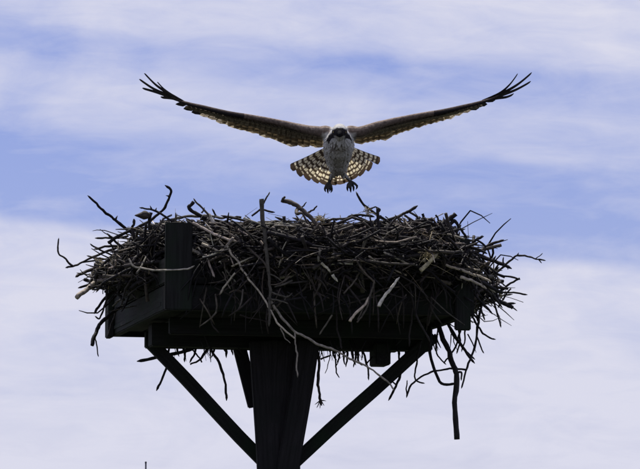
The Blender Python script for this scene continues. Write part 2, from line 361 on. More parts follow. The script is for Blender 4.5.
    t([(482, 284), (488, 286), (493, 291)], 4, 2.5, 15.2, PA)
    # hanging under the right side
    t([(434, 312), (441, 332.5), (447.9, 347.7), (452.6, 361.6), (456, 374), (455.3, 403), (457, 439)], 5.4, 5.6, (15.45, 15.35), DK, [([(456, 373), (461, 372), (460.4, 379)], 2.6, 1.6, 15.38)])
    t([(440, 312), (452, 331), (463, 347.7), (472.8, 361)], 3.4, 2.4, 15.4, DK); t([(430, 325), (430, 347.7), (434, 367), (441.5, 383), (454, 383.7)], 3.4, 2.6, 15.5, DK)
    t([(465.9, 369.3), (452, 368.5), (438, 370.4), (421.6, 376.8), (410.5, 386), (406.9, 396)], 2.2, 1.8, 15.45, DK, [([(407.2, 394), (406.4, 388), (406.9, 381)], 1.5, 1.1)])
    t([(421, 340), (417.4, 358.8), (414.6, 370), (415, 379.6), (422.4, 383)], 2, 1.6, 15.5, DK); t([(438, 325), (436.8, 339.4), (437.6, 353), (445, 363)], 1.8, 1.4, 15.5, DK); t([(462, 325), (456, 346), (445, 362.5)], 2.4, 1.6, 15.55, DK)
    t([(412, 342), (405, 362), (400.8, 374), (395, 386.5), (389.7, 399)], 3.2, 2.4, 15.72, DK, [([(395.5, 385), (391, 381)], 2, 1.4)])
    t([(458, 325), (460, 340), (457, 352)], 2, 1.6, 15.6, DK); t([(447, 322), (455, 340), (468, 352), (474, 359)], 2.2, 1.7, 15.5, DK); t([(464, 318), (465, 336), (462, 350)], 2, 1.4, 15.4, DK)
    # hanging under the middle and the left
    t([(316, 340), (318, 356.7), (318.6, 372.6), (318.6, 387.6), (320.7, 402.5)], 3, 3, 15.5, BR, [([(320, 360), (324, 357.5), (329, 356)], 2.2, 1.6)] + [([(320.5, 401), (320.5 + dx, 404 + dy)], 1.4, .6) for dx, dy in ((-5.5, 0), (-3.5, 3.5), (-.5, 4.5), (3, 2), (5, -2.6))])
    t([(330, 350), (328.6, 360), (325, 373)], 1.3, .8, 15.5, BR); t([(334, 346), (335, 358.8), (336, 370.5), (338.4, 377)], 1.8, 1.2, 15.6, DK, [([(335.6, 366), (338, 361)], 1.2, .8)])
    t([(362, 348), (366, 362), (368, 370.5), (368.8, 378)], 2.3, 1.8, 15.6, DK, [([(366.5, 363), (372, 357)], 1.6, 1.2)])
    t([(199, 345), (185, 350.6), (162.8, 355.8), (140.6, 360.8)], 4, 3.4, 15.75, DK)
    t([(170, 345), (167, 362.8), (164, 374.6), (158, 387.5)], 2.2, 2.6, 15.75, DK); t([(205, 335), (212, 351), (220.3, 365), (225, 380.4), (226.9, 398)], 2.6, 2.6, 15.4, DK)
    t([(189.8, 364), (200.4, 359.3), (208.6, 349)], 1.8, 3, 15.6, DK); t([(183, 347), (185, 353), (184.5, 360)], 3, 1.8, 15.6, DK); t([(196, 345), (194, 355), (191, 361)], 2.6, 2, 15.65, DK); t([(202, 362.5), (196, 354), (190, 349)], 1.8, 1.5, 15.6, DK)
    t([(222, 345), (225.7, 351), (226.5, 357)], 5.5, 1.5, 15.6, DK)
    for x, y, l, dx in ((343, 352, 11, 2), (347, 352, 14, -1), (352, 352, 12, 3), (356, 354, 12, -2), (340, 350, 11, -2), (177, 345, 10, 2), (358, 355, 9, 3), (214, 346, 10, -3), (232, 346, 7, 1), (399, 352, 12, 2), (405, 350, 13, -2), (333, 349, 10, 3)):
        t([(x, y - 8), (x, y), (x + dx * .3, y + l * .6), (x + dx, y + l)], 3.4, 1.3, 15.7 + random.uniform(-.1, .1), DK)
    # pale sticks over the dark front
    t([(128, 259), (135.3, 267), (151.3, 270.3), (168.4, 270.5), (185.4, 268.8), (192, 266)], 1.8, 1.7, 14.775, PA); t([(186, 264), (189.7, 263.2), (200, 260.7), (206, 258)], 2, 1.8, 14.85, GR)
    t([(235, 273), (226, 284), (220, 291.6)], 1.8, 2.4, 'F', PA); t([(206, 254), (208.5, 261.7), (213.9, 275.6)], 2, 2.2, 'F', PA); t([(203, 257), (212, 255), (222, 250)], 2.2, 1.6, 'F', PA); t([(222, 272), (226, 279), (230, 288)], 1.4, 1.2, 'F', GR)
    t([(349.6, 321.4), (356, 313), (363.5, 305.4), (368, 299)], 3.2, 2.0, 'F', PA); t([(357, 322.5), (364.5, 311.8), (368.8, 300), (372, 288.4), (373, 282)], 1.9, 1.9, 'F', GR, [([(358, 320), (361.5, 311), (363.5, 305)], 1.6, 1.2)])
    t([(378.4, 305.8), (382.6, 298), (385.8, 293.7), (393.3, 286), (398, 279)], 3.8, 2.2, 14.68, WH)
    t([(355, 257.5), (364.5, 272.4), (373, 282)], 2, 1.8, 'F', GR); t([(343, 294), (349, 287), (357, 279)], 1.8, 1.6, 'F', GR); t([(384, 251.5), (399.7, 259.6), (411, 265)], 2.2, 2, 'F', PA)
    t([(321, 262.8), (325, 266), (329, 270)], 2.4, 2.2, 'F', PA); t([(332, 274.5), (336, 279.4)], 3, 2.6, 'F', WH); t([(332, 315), (327, 323), (321, 333)], 1.8, 1.5, 'F', GR); t([(319.5, 248), (319, 259)], 2.6, 2.4, 'F', PA)
    t([(335, 306), (337, 325), (341, 347)], 1.8, 1.6, 14.85, BR); t([(412.5, 306), (411, 322), (409, 344)], 1.9, 1.7, 14.95, BR); t([(409, 285), (413, 303), (420, 322), (428, 340)], 2.2, 2, 14.9, BR); t([(203, 290), (207, 305), (212, 322), (218, 332)], 1.8, 1.5, 14.85, BR)
    t([(240, 315), (255, 319), (267, 322)], 1.6, 1.3, 14.85, BR)
traced_sticks()

def rim_profile(z):                       # outer radius at a height above the platform floor
    pts = [(-.02, .50), (.04, .60), (.10, .74), (.17, .82), (.24, .82), (.30, .77), (.35, .69), (.385, .60), (.42, .45)]
    if z <= pts[0][0]: return pts[0][1]
    for (a, ra), (b, rb) in zip(pts, pts[1:]):
        if z <= b: return ra + (rb - ra) * (z - a) / (b - a)
    return .4
def random_stick(surface):
    while True:
        z = random.uniform(.05, .40) if surface else random.uniform(.0, .385)
        if surface and random.random() < .25: z = random.uniform(.30, .41)
        th = random.uniform(0, 2 * math.pi)
        if surface and random.random() < .8: th = random.uniform(math.pi * .95, math.pi * 2.05)
        Ro = rim_profile(z) * (1 + .085 * math.exp(-((th - 5.63) / .45) ** 2))
        r = Ro - (random.uniform(-.02, .06) if surface else random.uniform(.0, .26))
        if r < .25: continue
        ln = random.choice((.14, .2, .28, .36, .5)) * random.uniform(.7, 1.25)
        rr = random.choice((.0018, .0024, .003, .0036, .0044, .0056, .0075)) * random.uniform(.8, 1.25)
        if rr > .006: ln *= .8
        c = NC + Vector((r * math.cos(th), r * math.sin(th), z + .0))
        tan = Vector((-math.sin(th), math.cos(th), 0)); rad = Vector((math.cos(th), math.sin(th), 0))
        k = random.random()
        tilt = random.gauss(0, .45) if k < .45 else random.gauss(0, 1.1)
        inn = random.gauss(-.02, .36) if k < .9 else random.choice((-1, 1)) * random.uniform(.5, 1.3)
        d = (tan * math.cos(tilt) + Vector((0, 0, math.sin(tilt)))) * math.cos(inn) + rad * math.sin(inn)
        if random.random() < .5: d = -d
        # long sticks follow the ring a little
        bend = -rad * (ln * ln / 8 / max(r, .3)) * random.uniform(0, 1.1) + Vector((random.gauss(0, 1), random.gauss(0, 1), random.gauss(0, 1))) * ln * .045
        n = 5 if ln < .25 else 7
        pts = []
        for i in range(n):
            t = i / (n - 1) * 2 - 1
            pts.append(c + d * (ln / 2 * t) + bend * (t * t) + Vector((random.gauss(0, 1), random.gauss(0, 1), random.gauss(0, 1))) * ln * .014)
        bad = False
        for p in pts:
            x, y = proj(p)
            if p.z < Z0 + .045 and p.y > 14.95: bad = True
            if p.z > Z0 + .425 or (y < 215 and p.y < 15.3 and random.random() < .8): bad = True
            if 158 < x < 195 and y > 223 and p.y < 14.94: bad = True
            if 451 < x < 474 and y > 236 and p.y < 15.10 and y > 285 and random.random() < .4: bad = True
            if y > 262 and p.y < 15.2 and 150 < x < 450 and random.random() < ((y - 262) / 52) ** .8: bad = True
            if x < 168 and y > 290 and random.random() < .7: bad = True
            if y < 222 + max(0, 158 - x) * .75 or y < 222 + max(0, x - 442) * .9 : 
                if random.random() < .75: bad = True
            if x > 478 and y > 240 and random.random() < .36: bad = True
            if x < 88 or x > 512: bad = bad or random.random() < .8
        if bad: continue
        rads = [rr * (1 - .35 * i / (n - 1)) for i in range(n)]
        pts.append(pts[-1] + (pts[-1] - pts[-2]).normalized() * rr * 2.2); rads.append(rr * .2)
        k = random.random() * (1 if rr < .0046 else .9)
        if rr < .0046 and z > .27 and random.random() < .34: k = random.uniform(.7, 1)  # more pale tints near the rim: sunlit flecks put into the stick colour
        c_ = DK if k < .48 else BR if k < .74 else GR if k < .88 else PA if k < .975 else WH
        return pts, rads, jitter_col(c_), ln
def build_mass():
    while_parts = max(0, 294 - nstick)
    for i in range(while_parts):
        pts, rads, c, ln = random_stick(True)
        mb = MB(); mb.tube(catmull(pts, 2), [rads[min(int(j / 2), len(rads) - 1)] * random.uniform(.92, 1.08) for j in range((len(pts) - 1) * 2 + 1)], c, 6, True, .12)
        if ln > .28 and random.random() < .5:
            q = pts[len(pts) // 2]; dv = (pts[-1] - pts[0]).normalized(); o = dv.orthogonal(); o.rotate(Matrix.Rotation(random.uniform(0, 6.28), 3, dv))
            mb.tube([q, q + dv * .03 + o * .02, q + dv * .07 + o * .035], [rads[0] * .6, rads[0] * .5, rads[0] * .35], c, 5)
        link('stick', mb.mesh('stick', STICK), nest)
    mb = MB()
    for i in range(4300):
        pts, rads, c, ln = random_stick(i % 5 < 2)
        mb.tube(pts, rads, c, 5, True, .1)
        if ln > .24 and i % 3 == 0:               # side twig
            q = pts[random.randint(2, 4)]; dv = (pts[-1] - pts[0]).normalized(); o = dv.orthogonal(); o.rotate(Matrix.Rotation(random.uniform(0, 6.28), 3, dv)); sl_ = random.uniform(.5, 1.3)
            mb.tube([q, q + (dv * .025 + o * .018) * sl_, q + (dv * .06 + o * .035) * sl_], [rads[0] * .6, rads[0] * .5, rads[0] * .25], c, 4)
    for i in range(260):                      # straw and bark strips caught among the sticks
        pts, rads, c, ln = random_stick(True)
        mb.tube([p + Vector((random.gauss(0, 1), random.gauss(0, 1), random.gauss(0, 1))) * .006 for p in pts[:5]], [random.uniform(.0006, .0013)] * 5, jitter_col((.34, .28, .18)), 4)
    for i in range(120):                      # thin twigs poking out of the sides
        th = random.choice((random.gauss(math.pi, .45), random.gauss(0, .5), random.uniform(math.pi, 2 * math.pi))); z = random.uniform(.06, .37); r = rim_profile(z) - .04
        rad = Vector((math.cos(th), math.sin(th), 0)); tn = Vector((-rad.y, rad.x, 0)); b = NC + rad * r + Vector((0, 0, z))
        d = (rad * random.uniform(.4, 1) + tn * random.gauss(0, .7) + Vector((0, 0, random.gauss(-.15 if z < .28 else .08, .35)))).normalized(); ln = random.uniform(.07, .22)
        q = Vector((random.gauss(0, 1), random.gauss(0, 1), random.gauss(0, 1))) * ln * .12; rr = random.uniform(.002, .0042)
        e = b + d * ln; x, y = proj(e)
        if y < 210 or (195 < x < 450 and y < 216 and random.random() < .7) or (158 < x < 195 and y > 223) or x < 78 or x > 520: continue
        mb.tube(catmull([b - d * .04, b, b + d * ln * .5 + q, e], 2), [rr * f for f in (1, 1, 1, .95, .85, .7, .4)], jitter_col(random.choice((DK, DK, BR, BR, GR))), 5, True, .1)
    for i in range(230):                      # dark tangle trailing over the front boards and under the edge
        px = random.uniform(196, 452); py = random.uniform(246, 300); l = random.uniform(14, 46); a = random.gauss(math.pi / 2, .75); Y = min(fy(px) - random.uniform(-.02, .05), 14.86 + (px - 165) * .0008 - .06)
        e = (px + math.cos(a) * l, min(py + abs(math.sin(a)) * l, 334)); m_ = ((px + e[0]) / 2 + random.gauss(0, 3), (py + e[1]) / 2 + random.gauss(0, 3)); rr = random.uniform(.0016, .0048)
        mb.tube(catmull([P(px, py, Y), P(*m_, Y - random.uniform(0, .03)), P(*e, Y + random.uniform(-.02, .03))], 3), [rr * f for f in (1, 1, .95, .9, .8, .7, .4)], jitter_col(random.choice((DK, DK, BR, BR, GR))), 5, True, .12)
    for i in range(70):                       # short ends poking through under the floor
        px = random.choice((random.uniform(172, 240), random.uniform(318, 412), random.uniform(172, 400), random.uniform(400, 470))); base = 336 if px < 152 else 346 if px < 400 else 340
        Y = random.uniform(15.35, 15.95) if px > 152 else random.uniform(15.75, 15.95); l = random.uniform(4, 13) * (.6 if px < 152 else 1) + 6; a = random.gauss(math.pi / 2, .55)
        p0 = P(px, base - 6, Y); p2 = P(px + math.cos(a) * l, base - 2 + math.sin(a) * l, Y + random.uniform(-.03, .03)); rr = random.uniform(.0015, .0042)
        mb.tube([p0, p0.lerp(p2, .5) + Vector((random.gauss(0, .004), 0, random.gauss(0, .004))), p2], [rr, rr * .9, rr * .35], jitter_col(DK), 5, True, .15)
    tag(link('stick_mass', mb.mesh('stick_mass', STICK), nest), kind='stuff')
    # matted core of rotted sticks and turf that the sticks are laid on
    core = MB(); n = 72; prof = [(.02, .02), (.40, .02), (.56, .06), (.68, .12), (.72, .2), (.69, .28), (.60, .335), (.48, .35), (.34, .30), (.18, .25), (.02, .24)]
    for j, (r, z) in enumerate(prof):
        for k in range(n):
            a = 2 * math.pi * k / n
            q = Vector((r * math.cos(a), r * math.sin(a), z)); f = 1 + .10 * noise.noise(q * 9) + .06 * noise.noise(q * 31)
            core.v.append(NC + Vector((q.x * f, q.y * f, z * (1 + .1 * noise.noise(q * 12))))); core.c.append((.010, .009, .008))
    for j in range(len(prof) - 1):
        for k in range(n): core.f.append((j * n + k, j * n + (k + 1) % n, (j + 1) * n + (k + 1) % n, (j + 1) * n + k))
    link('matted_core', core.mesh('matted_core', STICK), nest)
    # dry grass tufts on the rim
    for (px, py, Y, w, h, nn) in ((319, 219, 14.85, 6, 3.5, 60), (428, 256, fy(428) - .14, 6, 7, 60), (368, 212, 14.9, 5, 6, 26), (452, 262, 14.95, 6, 4, 30), (100, 262, 15.3, 5, 8, 30)):
        tf = MB()
        for i in range(nn):
            b = P(px + random.gauss(0, w * .35), py + random.gauss(0, h * .3), Y + random.uniform(-.03, .03))
            d = Vector((random.gauss(0, 1), random.gauss(0, .6), random.gauss(.1, .8))).normalized() * random.uniform(.01, .035)
            tf.tube([b, b + d * .6, b + d + Vector((0, 0, -.006))], [.0016, .0012, .0006], jitter_col((.42, .35, .2)), 4)
        tag(link('grass_tuft', tf.mesh('grass_tuft', STICK), nest), kind='stuff')
build_mass()

def lump(name, px, py, Y, rx, rz, c, label, point=0.0):
    bm = bmesh.new(); bmesh.ops.create_icosphere(bm, subdivisions=4, radius=1)
    k = Y / F; cc = P(px, py, Y)
    me = bpy.data.meshes.new(name)
    for v in bm.verts:
        p = v.co.copy(); f = 1 + .12 * noise.noise(p * 1.7 + Vector((px, 0, 0))) + .05 * noise.noise(p * 5)
        t = max(0, -p.x); p = Vector((p.x * (1 + point * t * .5), p.y * (1 - point * t * .75), p.z * (1 - point * t * .75) + point * t * -.1)) * f
        v.co = Vector((p.x * rx * k, p.y * rx * k * .8, p.z * rz * k)) + cc
    bm.to_mesh(me); bm.free(); me.materials.append(STICK)
    a = me.color_attributes.new('tint', 'FLOAT_COLOR', 'POINT')
    for d in a.data: d.color = (*c, 1)
    me.polygons.foreach_set('use_smooth', [True] * len(me.polygons))
    o = link(name, me); o.location = (0, 0, 0)
    # origin at the thing's base
    base = Vector((cc.x, cc.y, cc.z - rz * k)); me.transform(Matrix.Translation(-base)); o.location = base
    return tag(o, label, 'bark chunk')
traced([(150.5, 213), (149.5, 219), (150, 229)], 4, 3.4, 15.08, DK)
traced([(134.2, 224), (132, 227.5), (134, 236)], 2.4, 3.4, 15.12, DK)
lump('bark_chunk', 143.8, 215.2, 15.06, 6.4, 4.4, (.045, .036, .034), 'rounded grey brown bark chunk with pointed end on the nest rim', .9)
lump('bark_chunk', 134, 222, 15.12, 1.5, 3.2, (.03, .028, .035), 'tiny upright dark chip beside the rounded bark chunk on the nest rim')

# ------------------------------------------------------------------ the osprey
BY = 15.42
def Bp(px, py, dy=0.0): return P(px, py, BY + dy)
bird = empty('osprey', Bp(339, 186, 0))
tag(bird, 'osprey in flight with raised brown wings and fanned barred tail above the nest', 'bird')
def mat_plumage():
    m, nt, N, L, b = material('plumage')
    at = N.new('ShaderNodeAttribute'); at.attribute_name = 'tint'; tc = N.new('ShaderNodeTexCoord')
    n1 = N.new('ShaderNodeTexNoise'); n1.inputs['Scale'].default_value = 110; n1.inputs['Detail'].default_value = 3; L.new(tc.outputs['Object'], n1.inputs['Vector'])
    r = N.new('ShaderNodeMapRange'); L.new(n1.outputs['Fac'], r.inputs[0]); r.inputs[1].default_value = .3; r.inputs[2].default_value = .7; r.inputs[3].default_value = .78; r.inputs[4].default_value = 1.12
    mx = N.new('ShaderNodeMix'); mx.data_type = 'RGBA'; mx.blend_type = 'MULTIPLY'; mx.inputs[0].default_value = 1
    L.new(at.outputs['Color'], mx.inputs[6]); L.new(r.outputs[0], mx.inputs[7]); L.new(mx.outputs[2], b.inputs['Base Color'])
    bp = N.new('ShaderNodeBump'); bp.inputs['Strength'].default_value = .7; bp.inputs['Distance'].default_value = .004; L.new(n1.outputs['Fac'], bp.inputs['Height']); L.new(bp.outputs[0], b.inputs['Normal'])
    b.inputs['Roughness'].default_value = .9; b.inputs['Specular IOR Level'].default_value = .15
    return m
def mat_feather(name, dark, light, bars, thick, trans, tail=False):
    m, nt, N, L, b = material(name)
    out = N['Material Output']
    uv = N.new('ShaderNodeUVMap'); sp = N.new('ShaderNodeSeparateXYZ'); L.new(uv.outputs[0], sp.inputs[0])
    def mt(op, a, bb=None, c=None):
        n = N.new('ShaderNodeMath'); n.operation = op
        for i, v in enumerate((a, bb, c)):
            if v is None: continue
            if isinstance(v, (int, float)): n.inputs[i].default_value = v
            else: L.new(v, n.inputs[i])
        return n.outputs[0]
    u, v = sp.outputs[0], sp.outputs[1]
    oi = N.new('ShaderNodeObjectInfo')
    ph = mt('MULTIPLY', oi.outputs['Random'], .05)
    w = mt('ADD', mt('MULTIPLY', mt('ADD', v, ph), bars), mt('MULTIPLY', mt('ABSOLUTE', u), .25))
    s = mt('FRACT', w)
    bar = N.new('ShaderNodeMapRange'); bar.interpolation_type = 'SMOOTHSTEP'; L.new(mt('ABSOLUTE', mt('SUBTRACT', s, .5)), bar.inputs[0]); bar.inputs[1].default_value = thick - .10; bar.inputs[2].default_value = thick + .10; bar.inputs[3].default_value = 1; bar.inputs[4].default_value = 0
    fac = bar.outputs[0]
    if tail:   # dark terminal band, dark rachis and edges
        te = N.new('ShaderNodeMapRange'); te.interpolation_type = 'SMOOTHSTEP'; L.new(v, te.inputs[0]); te.inputs[1].default_value = .80; te.inputs[2].default_value = .84; te.inputs[3].default_value = 1; te.inputs[4].default_value = 0
        fac = mt('MULTIPLY', fac, te.outputs[0])
        ra = N.new('ShaderNodeMapRange'); L.new(mt('ABSOLUTE', u), ra.inputs[0]); ra.inputs[1].default_value = .06; ra.inputs[2].default_value = .16
        fac = mt('MULTIPLY', fac, ra.outputs[0])
        ed = N.new('ShaderNodeMapRange'); L.new(mt('ABSOLUTE', u), ed.inputs[0]); ed.inputs[1].default_value = .8; ed.inputs[2].default_value = .95; ed.inputs[3].default_value = 1; ed.inputs[4].default_value = 0
        fac = mt('MULTIPLY', fac, ed.outputs[0])
    else:      # pale vane edges, dark shaft
        ed = N.new('ShaderNodeMapRange'); L.new(u, ed.inputs[0]); ed.inputs[1].default_value = .62; ed.inputs[2].default_value = .92
        ra = N.new('ShaderNodeMapRange'); L.new(mt('ABSOLUTE', u), ra.inputs[0]); ra.inputs[1].default_value = .05; ra.inputs[2].default_value = .2
        fac = mt('MULTIPLY', mt('MAXIMUM', mt('MULTIPLY', fac, .7), ed.outputs[0]), ra.outputs[0])
    mx = N.new('ShaderNodeMix'); mx.data_type = 'RGBA'; L.new(fac, mx.inputs[0]); mx.inputs[6].default_value = (*dark, 1); mx.inputs[7].default_value = (*light, 1)
    hs = N.new('ShaderNodeHueSaturation'); L.new(mx.outputs[2], hs.inputs['Color'])
    L.new(mt('ADD', mt('MULTIPLY', oi.outputs['Random'], .5), .75), hs.inputs['Value'])
    L.new(hs.outputs[0], b.inputs['Base Color']); b.inputs['Roughness'].default_value = .8; b.inputs['Specular IOR Level'].default_value = .15
    tr = N.new('ShaderNodeBsdfTranslucent'); L.new(hs.outputs[0], tr.inputs[0])
    ms = N.new('ShaderNodeMixShader'); ms.inputs[0].default_value = trans; L.new(b.outputs[0], ms.inputs[1]); L.new(tr.outputs[0], ms.inputs[2]); L.new(ms.outputs[0], out.inputs[0])
    return m
PLUM = mat_plumage()
FLIGHT = mat_feather('flight_feather', (.17, .14, .105), (.55, .48, .35), 7, .17, .42)
FINGER = mat_feather('finger_feather', (.022, .019, .026), (.03, .027, .03), 5, .2, .05)
COVERT = mat_feather('covert_feather', (.18, .15, .12), (.42, .36, .29), 3, .2, .25)
MARGIN = mat_feather('marginal_covert', (.12, .10, .09), (.2, .17, .15), 2, .25, .1)
TAIL = mat_feather('tail_feather', (.085, .06, .042), (.88, .80, .58), 7.5, .28, .58, True)

def blade(name, pts, width, wdir, mat, camber=.08, shape='round', segs=9, parent=bird):
    """a single feather: vane with a keel along its shaft; uv = (across, along)"""
    cv = catmull(pts, max(2, segs // max(1, len(pts) - 1))); n = len(cv); mb = MB(); mb.uv = []
    cols_ = (-1, -.55, 0, .55, 1)
    for i, p in enumerate(cv):
        t = i / (n - 1)
        tan = (cv[min(i + 1, n - 1)] - cv[max(i - 1, 0)]).normalized()
        w = (wdir - tan * wdir.dot(tan)).normalized(); nn = tan.cross(w)
        if shape == 'round': prof = (min(1, .35 + t * 2.2)) * (math.sqrt(max(0, 1 - ((t - .8) / .2) ** 2)) if t > .8 else 1)
        elif shape == 'finger': prof = min(1, .5 + t * 2) * (1 - .35 * max(0, (t - .35) / .65)) * (math.sqrt(max(0, 1 - ((t - .9) / .1) ** 2)) if t > .9 else 1)
        else: prof = (.30 + .70 * t) * (math.sqrt(max(0, 1 - ((t - .88) / .12) ** 2)) if t > .88 else 1)      # tail: widens to the end
        prof = max(prof, .06)
        for c in cols_:
            mb.v.append(p + w * (c * width * .5 * prof) + nn * (camber * width * prof * (.5 - abs(c)))); mb.c.append((1, 1, 1)); mb.uv.append((c, t))
    m = len(cols_)
    for i in range(n - 1):
        for k in range(m - 1): mb.f.append((i * m + k, i * m + k + 1, (i + 1) * m + k + 1, (i + 1) * m + k))
    return link(name, mb.mesh(name, mat), parent)

def poly_at(pl_, x):
    for (x0, *a), (x1, *b) in zip(pl_, pl_[1:]):
        if (x0 - x) * (x1 - x) <= 0:
            t = (x - x0) / (x1 - x0); return [a[i] + (b[i] - a[i]) * t for i in range(len(a))]
    return list(pl_[0][1:]) if abs(x - pl_[0][0]) < abs(x - pl_[-1][0]) else list(pl_[-1][1:])

# leading edge (photo x, y, depth offset) and trailing edge of each wing
LE_L = [(328, 129.5, -.04), (318, 128.5, -.05), (305.6, 126.8, -.03), (290, 123.4, -.01), (271, 119.4, -.02), (250, 115.6, -.05), (228, 112, -.09), (205, 106.6, -.08), (190, 103.2, -.05), (181, 100.6, -.03), (172, 96.4, 0)]
TE_L = [(325, 146), (318, 147.5), (304, 146.3), (290, 146), (281.5, 143.5), (261, 135.5), (240, 129), (223, 125.3), (216, 121), (205, 117.3), (195.6, 114.3), (184, 109), (176, 104), (166, 99)]
LE_R = [(352, 129.5, -.04), (360.6, 128.7, -.05), (374.4, 124.2, -.03), (390, 120.2, -.01), (408.7, 116.3, -.02), (426, 113, -.05), (443, 110.2, -.09), (460, 106.4, -.08), (477.5, 102.3, -.05), (490, 98.7, -.03), (499, 94.5, 0)]
TE_R = [(353, 142), (360, 143.5), (374.4, 142.7), (395, 136.8), (415.6, 128), (434, 122.5), (453.4, 118.6), (462, 114.2), (474, 111), (484, 106.5), (493, 101.8), (503, 96)]
def wing(LE, TE, sgn, fingers, root):
    X = Vector((sgn, 0, 0))
    xs0, xw, xt = LE[1][0], LE[6][0], LE[-1][0]
    def te(x): return poly_at(TE, x)[0]
    def le(x): return poly_at(LE, x)
    # secondaries
    n = 16
    for i in range(n):
        f = i / (n - 1); x = xs0 + (xw - xs0) * f + sgn * -3
        y, dy = le(x); xt_ = x + sgn * (-1.0 + 3.5 * f) + random.uniform(-.6, .6)
        dt = .26 - .06 * f + random.uniform(-.01, .01)
        tip = Bp(xt_, te(xt_) + random.uniform(-1.2, 1.2), dt + dy * .4); base = Bp(x, y + 2.5, dy + .02)
        midp = base.lerp(tip, .5) + Vector((0, 0, .012))
        blade('secondary_feather', [base, midp, tip], .060, X + Vector((0, -.02 * i, .22)), FLIGHT, .10)
    # inner primaries
    for i in range(6):
        f = (i + .6) / 6; x = xw + (LE[-2][0] - xw) * f
        y, dy = le(x); xt_ = x + sgn * (3 + 3 * f)
        tip = Bp(xt_, te(xt_) + .2, .17 - .10 * f); base = Bp(x - sgn * 4, y + 2.2, dy + .02)
        blade('primary_feather', [base, base.lerp(tip, .5) + Vector((0, 0, .006)), tip], .044 - .008 * f, X + Vector((0, -.5 * f, .25)), FLIGHT if f < .6 else FINGER, .10)
    # fingered outer primaries
    for (pts, w, d0, d1) in fingers:
        pp = [Bp(x, y, d0 + (d1 - d0) * k / (len(pts) - 1)) for k, (x, y) in enumerate(pts)]
        blade('primary_feather', pp, w * 1.15, Vector((0, 1, -.24)), FINGER, .08, 'finger', 24)
    # greater and median coverts under the flight feathers
    for row, (frac, cnt, wd, mat, drop) in enumerate(((.60, 26, .036, COVERT, .007), (.40, 30, .030, COVERT, .014), (.22, 34, .026, MARGIN, .020))):
        for i in range(cnt):
            f = i / (cnt - 1); x = xs0 + (LE[-3][0] - xs0) * f
            y, dy = le(x); yt = te(x)
            dt = (.26 - .16 * f) * frac
            base = Bp(x, y + 2.0, dy + .005); tip = Bp(x + sgn * (1 + 2 * f) + random.uniform(-.5, .5), y + (yt - y) * frac + random.uniform(-.4, .4), dt + dy * .5)
            base += Vector((0, 0, -drop * (1 - .6 * f))); tip += Vector((0, -.004, -drop * .5 * (1 - .6 * f)))
            blade('covert_feather', [base, base.lerp(tip, .5) + Vector((0, 0, -.004)), tip], wd * (1 - .25 * f), X + Vector((0, 0, .22)), mat, .10, segs=6)
fing_l = [([(186, 104.3), (174, 99), (161, 97.8)], .026, 0, .10),
          ([(186, 103.6), (170, 97.5), (156, 92.5), (142.3, 88.6)], .030, .0, .07),
          ([(186, 103), (170, 96.5), (154, 89.5), (139, 79.4)], .034, .0, .035),
          ([(185, 102.4), (170, 94.8), (156, 85.5), (144, 73.4)], .034, -.01, .01),
          ([(183, 101.6), (173, 96), (164, 89.5), (157, 82)], .026, -.02, -.02)]
fing_r = [([(482, 102.4), (494, 98.6), (506, 97), (513.6, 94.2)], .024, 0, .10),
          ([(482, 101.6), (500, 95.5), (516, 89.5), (531, 81.4)], .030, 0, .07),
          ([(482, 101), (500, 94), (517, 84.6), (532, 72.4)], .034, 0, .03),
          ([(482, 100.6), (498, 94), (509, 85), (517.8, 73.4)], .030, -.01, -.01)]
wing(LE_L, TE_L, -1, fing_l, 328)
wing(LE_R, TE_R, 1, fing_r, 352)

# fanned tail
TCX, TCY = 338, 142
tips = [(290.5, 168.5), (297, 173.6), (305, 178), (313.5, 181.3), (322, 184), (331, 185), (340, 184.6), (348.5, 182), (356, 178), (363.5, 173.5), (371.5, 168), (380, 161.5)]
for i, (x, y) in enumerate(tips):
    f = abs(i - 5.5) / 5.5
    base = Bp(TCX + (x - TCX) * .2, TCY + (y - TCY) * .2, .11); tip = Bp(x, y, .25 - .05 * f + (i % 2) * .004)
    q = base.lerp(tip, .55) + Vector((0, .012, 0))
    blade('tail_feather', [base, q, tip], .050 - .012 * max(0, f - .8) * 5, (tip - base).cross(Vector((0, -1, .25))).normalized(), TAIL, .05, 'tail', 20)

